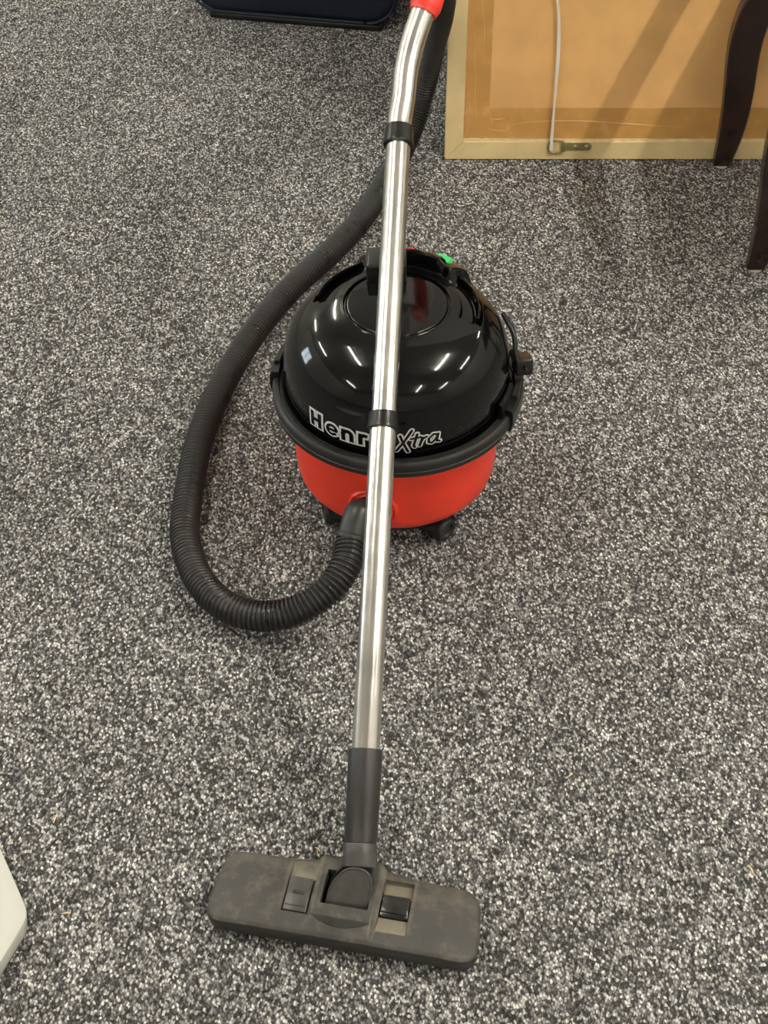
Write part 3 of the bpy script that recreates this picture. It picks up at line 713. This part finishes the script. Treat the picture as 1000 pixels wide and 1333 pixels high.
# ================================================================ NAVY SUITCASE at the back
sa = at_h(262, 24, 0); sb = at_h(500, 44, 0); sd = (sb - sa).normalized()
case = empty('suitcase', sa.lerp(sb, .5), math.atan2(sd.y, sd.x)); tag(case, 'navy blue soft suitcase with rounded corners and black base edge, upright on the carpet', 'suitcase')
cw = (sb - sa).length / 2 + .028
def rrect(hw_, z0, z1, r, n=10):
    P_ = []
    for cx_, cz, a in ((hw_ - r, z0 + r, -PI / 2), (hw_ - r, z1 - r, 0), (-hw_ + r, z1 - r, PI / 2), (-hw_ + r, z0 + r, PI)):
        P_ += [(cx_ + r * math.cos(a + PI / 2 * i / n), cz + r * math.sin(a + PI / 2 * i / n)) for i in range(n + 1)]
    return P_
def slab(name, hw_, z0, z1, r, y0, y1, bev, m, parent):
    V = []; Fs = []; L_ = []
    prf = [(0, bev), (bev * .3, bev * .3), (bev, 0)]
    ys = [(y0, bev), (y0 + bev * .3, bev * .3), (y0 + bev, 0), (y1 - bev, 0), (y1 - bev * .3, bev * .3), (y1, bev)]
    for y, ins in ys: L_.append([(x, y, z) for x, z in rrect(hw_ - ins, z0 + ins, z1 - ins, r)])
    n = len(L_[0]); V = [p for q in L_ for p in q]
    for i in range(len(L_) - 1):
        for j in range(n): Fs.append((i * n + j, i * n + (j + 1) % n, (i + 1) * n + (j + 1) % n, (i + 1) * n + j))
    Fs.append(tuple(range(n))); Fs.append(tuple((len(L_) - 1) * n + j for j in range(n)))
    return mesh(name, V, Fs, m, parent, angle=40)
slab('shell', cw, .010, .66, .065, .006, .22, .022, 'navy', case)
slab('front_pocket', cw - .05, .075, .45, .05, -.006, .02, .008, 'navy', case)
b = MB(); b.bevbox((-cw + .045, .004, 0), (cw - .035, .21, .015), .005, 3); b.build('base_edge', 'black', case)
b = MB(); b.sweep(resample(catmull([Vector((x, .005, z)) for x, z in rrect(cw - .006, .018, .652, .060)] + [Vector((cw - .066, .005, .018))], .01), .01), .003, 8); b.build('piping', 'navy', case)
b = MB(); b.sweep(catmull([Vector((-.09, .11, .655)), Vector((-.08, .11, .69)), Vector((0, .11, .70)), Vector((.08, .11, .69)), Vector((.09, .11, .655))], .01), .009, 10); b.build('handle', 'black', case)

# ================================================================ MILKY PLASTIC LID, lower left
lh = .030
ca, cb, cc, cd = at_h(0, 1095, lh), at_h(39, 1184, lh), at_h(38, 1205, lh), at_h(0, 1268, lh)
d1 = (ca - cb).normalized(); d2 = (cd - cc).normalized(); corner = cb + Vector((.0005, -.006, 0))
lid = empty('box_lid', (corner.x, corner.y, 0)); tag(lid, 'milky white plastic box lid with cut corners lying on the carpet', 'lid')
def lidpoly(inset):
    # cut-corner plate; first corner at the origin
    pts = [Vector((0, 0)), Vector((d1.x, d1.y)) * .16]
    e1 = Vector((d1.x, d1.y)); e2 = Vector((d2.x, d2.y)); q = Vector((0, 0)) + e2 * .30
    p1 = e1 * .16; p2 = p1 + Vector((-.95, .30)).normalized() * .25; p4 = q + Vector((-1, -.05)) * .12; p3 = Vector((p2.x - .06, (p2.y + p4.y) / 2))
    poly = [Vector((0, 0)), p1, p2, p3, p4, q]
    cen = sum(poly, Vector((0, 0))) / 6; poly = [cen + (p - cen) * (1 - inset / .18) for p in poly]
    out = []; n = len(poly); r = .016
    for i, p in enumerate(poly):
        a = (poly[i - 1] - p).normalized(); c_ = (poly[(i + 1) % n] - p).normalized()
        for k in range(9):
            t = k / 8; out.append(p + a * r * (1 - t) ** 2 + c_ * r * t ** 2)
    return out
levels = [(.004, .002), (.003, .008), (.002, .0150), (.001, .0215), (.0003, .0285), (.0008, .0297), (.0020, .0300), (.0300, .0303), (.034, .0280), (.038, .0262), (.10, .0262)]
V = []; Fs = []; n = 54
for ins, z in levels:
    for p in lidpoly(ins): V.append((p.x, p.y, z))
for i in range(len(levels) - 1):
    for j in range(n): Fs.append((i * n + j, i * n + (j + 1) % n, (i + 1) * n + (j + 1) % n, (i + 1) * n + j))
Fs.append(tuple((len(levels) - 1) * n + j for j in range(n)))
o = mesh('lid_shell', V, Fs, 'lid', lid, angle=50); so = o.modifiers.new('thick', 'SOLIDIFY'); so.thickness = .0018; so.offset = -1

# ================================================================ STRAW BITS on the carpet
for px, py, ang, L, lab in ((72, 1065, 1.35, .013, 'tiny dry straw bit on the carpet above the white lid'), (86, 1189, .05, .010, 'tiny dry straw bit on the carpet right of the white lid corner'),
                            (743, 1009, .6, .007, 'tiny pale crumb of straw on the bare carpet right of the wand'), (978, 1132, 1.9, .012, 'tiny dry straw bit near the right edge of the photo'),
                            (414, 1106, 2.4, .008, 'tiny dry straw bit just behind the floor head, left of the wand')):
    p = at_h(px, py, .001); b = MB(); d = Vector((math.cos(ang), math.sin(ang), .08)) * L / 2
    b.sweep([-d, Vector((.0003, .0004, .0010)), d], [.0006, .0012, .0006], 6)
    o = b.build('straw_bit', 'straw'); o.location = p; tag(o, lab, 'straw', 'straw bits on the carpet')
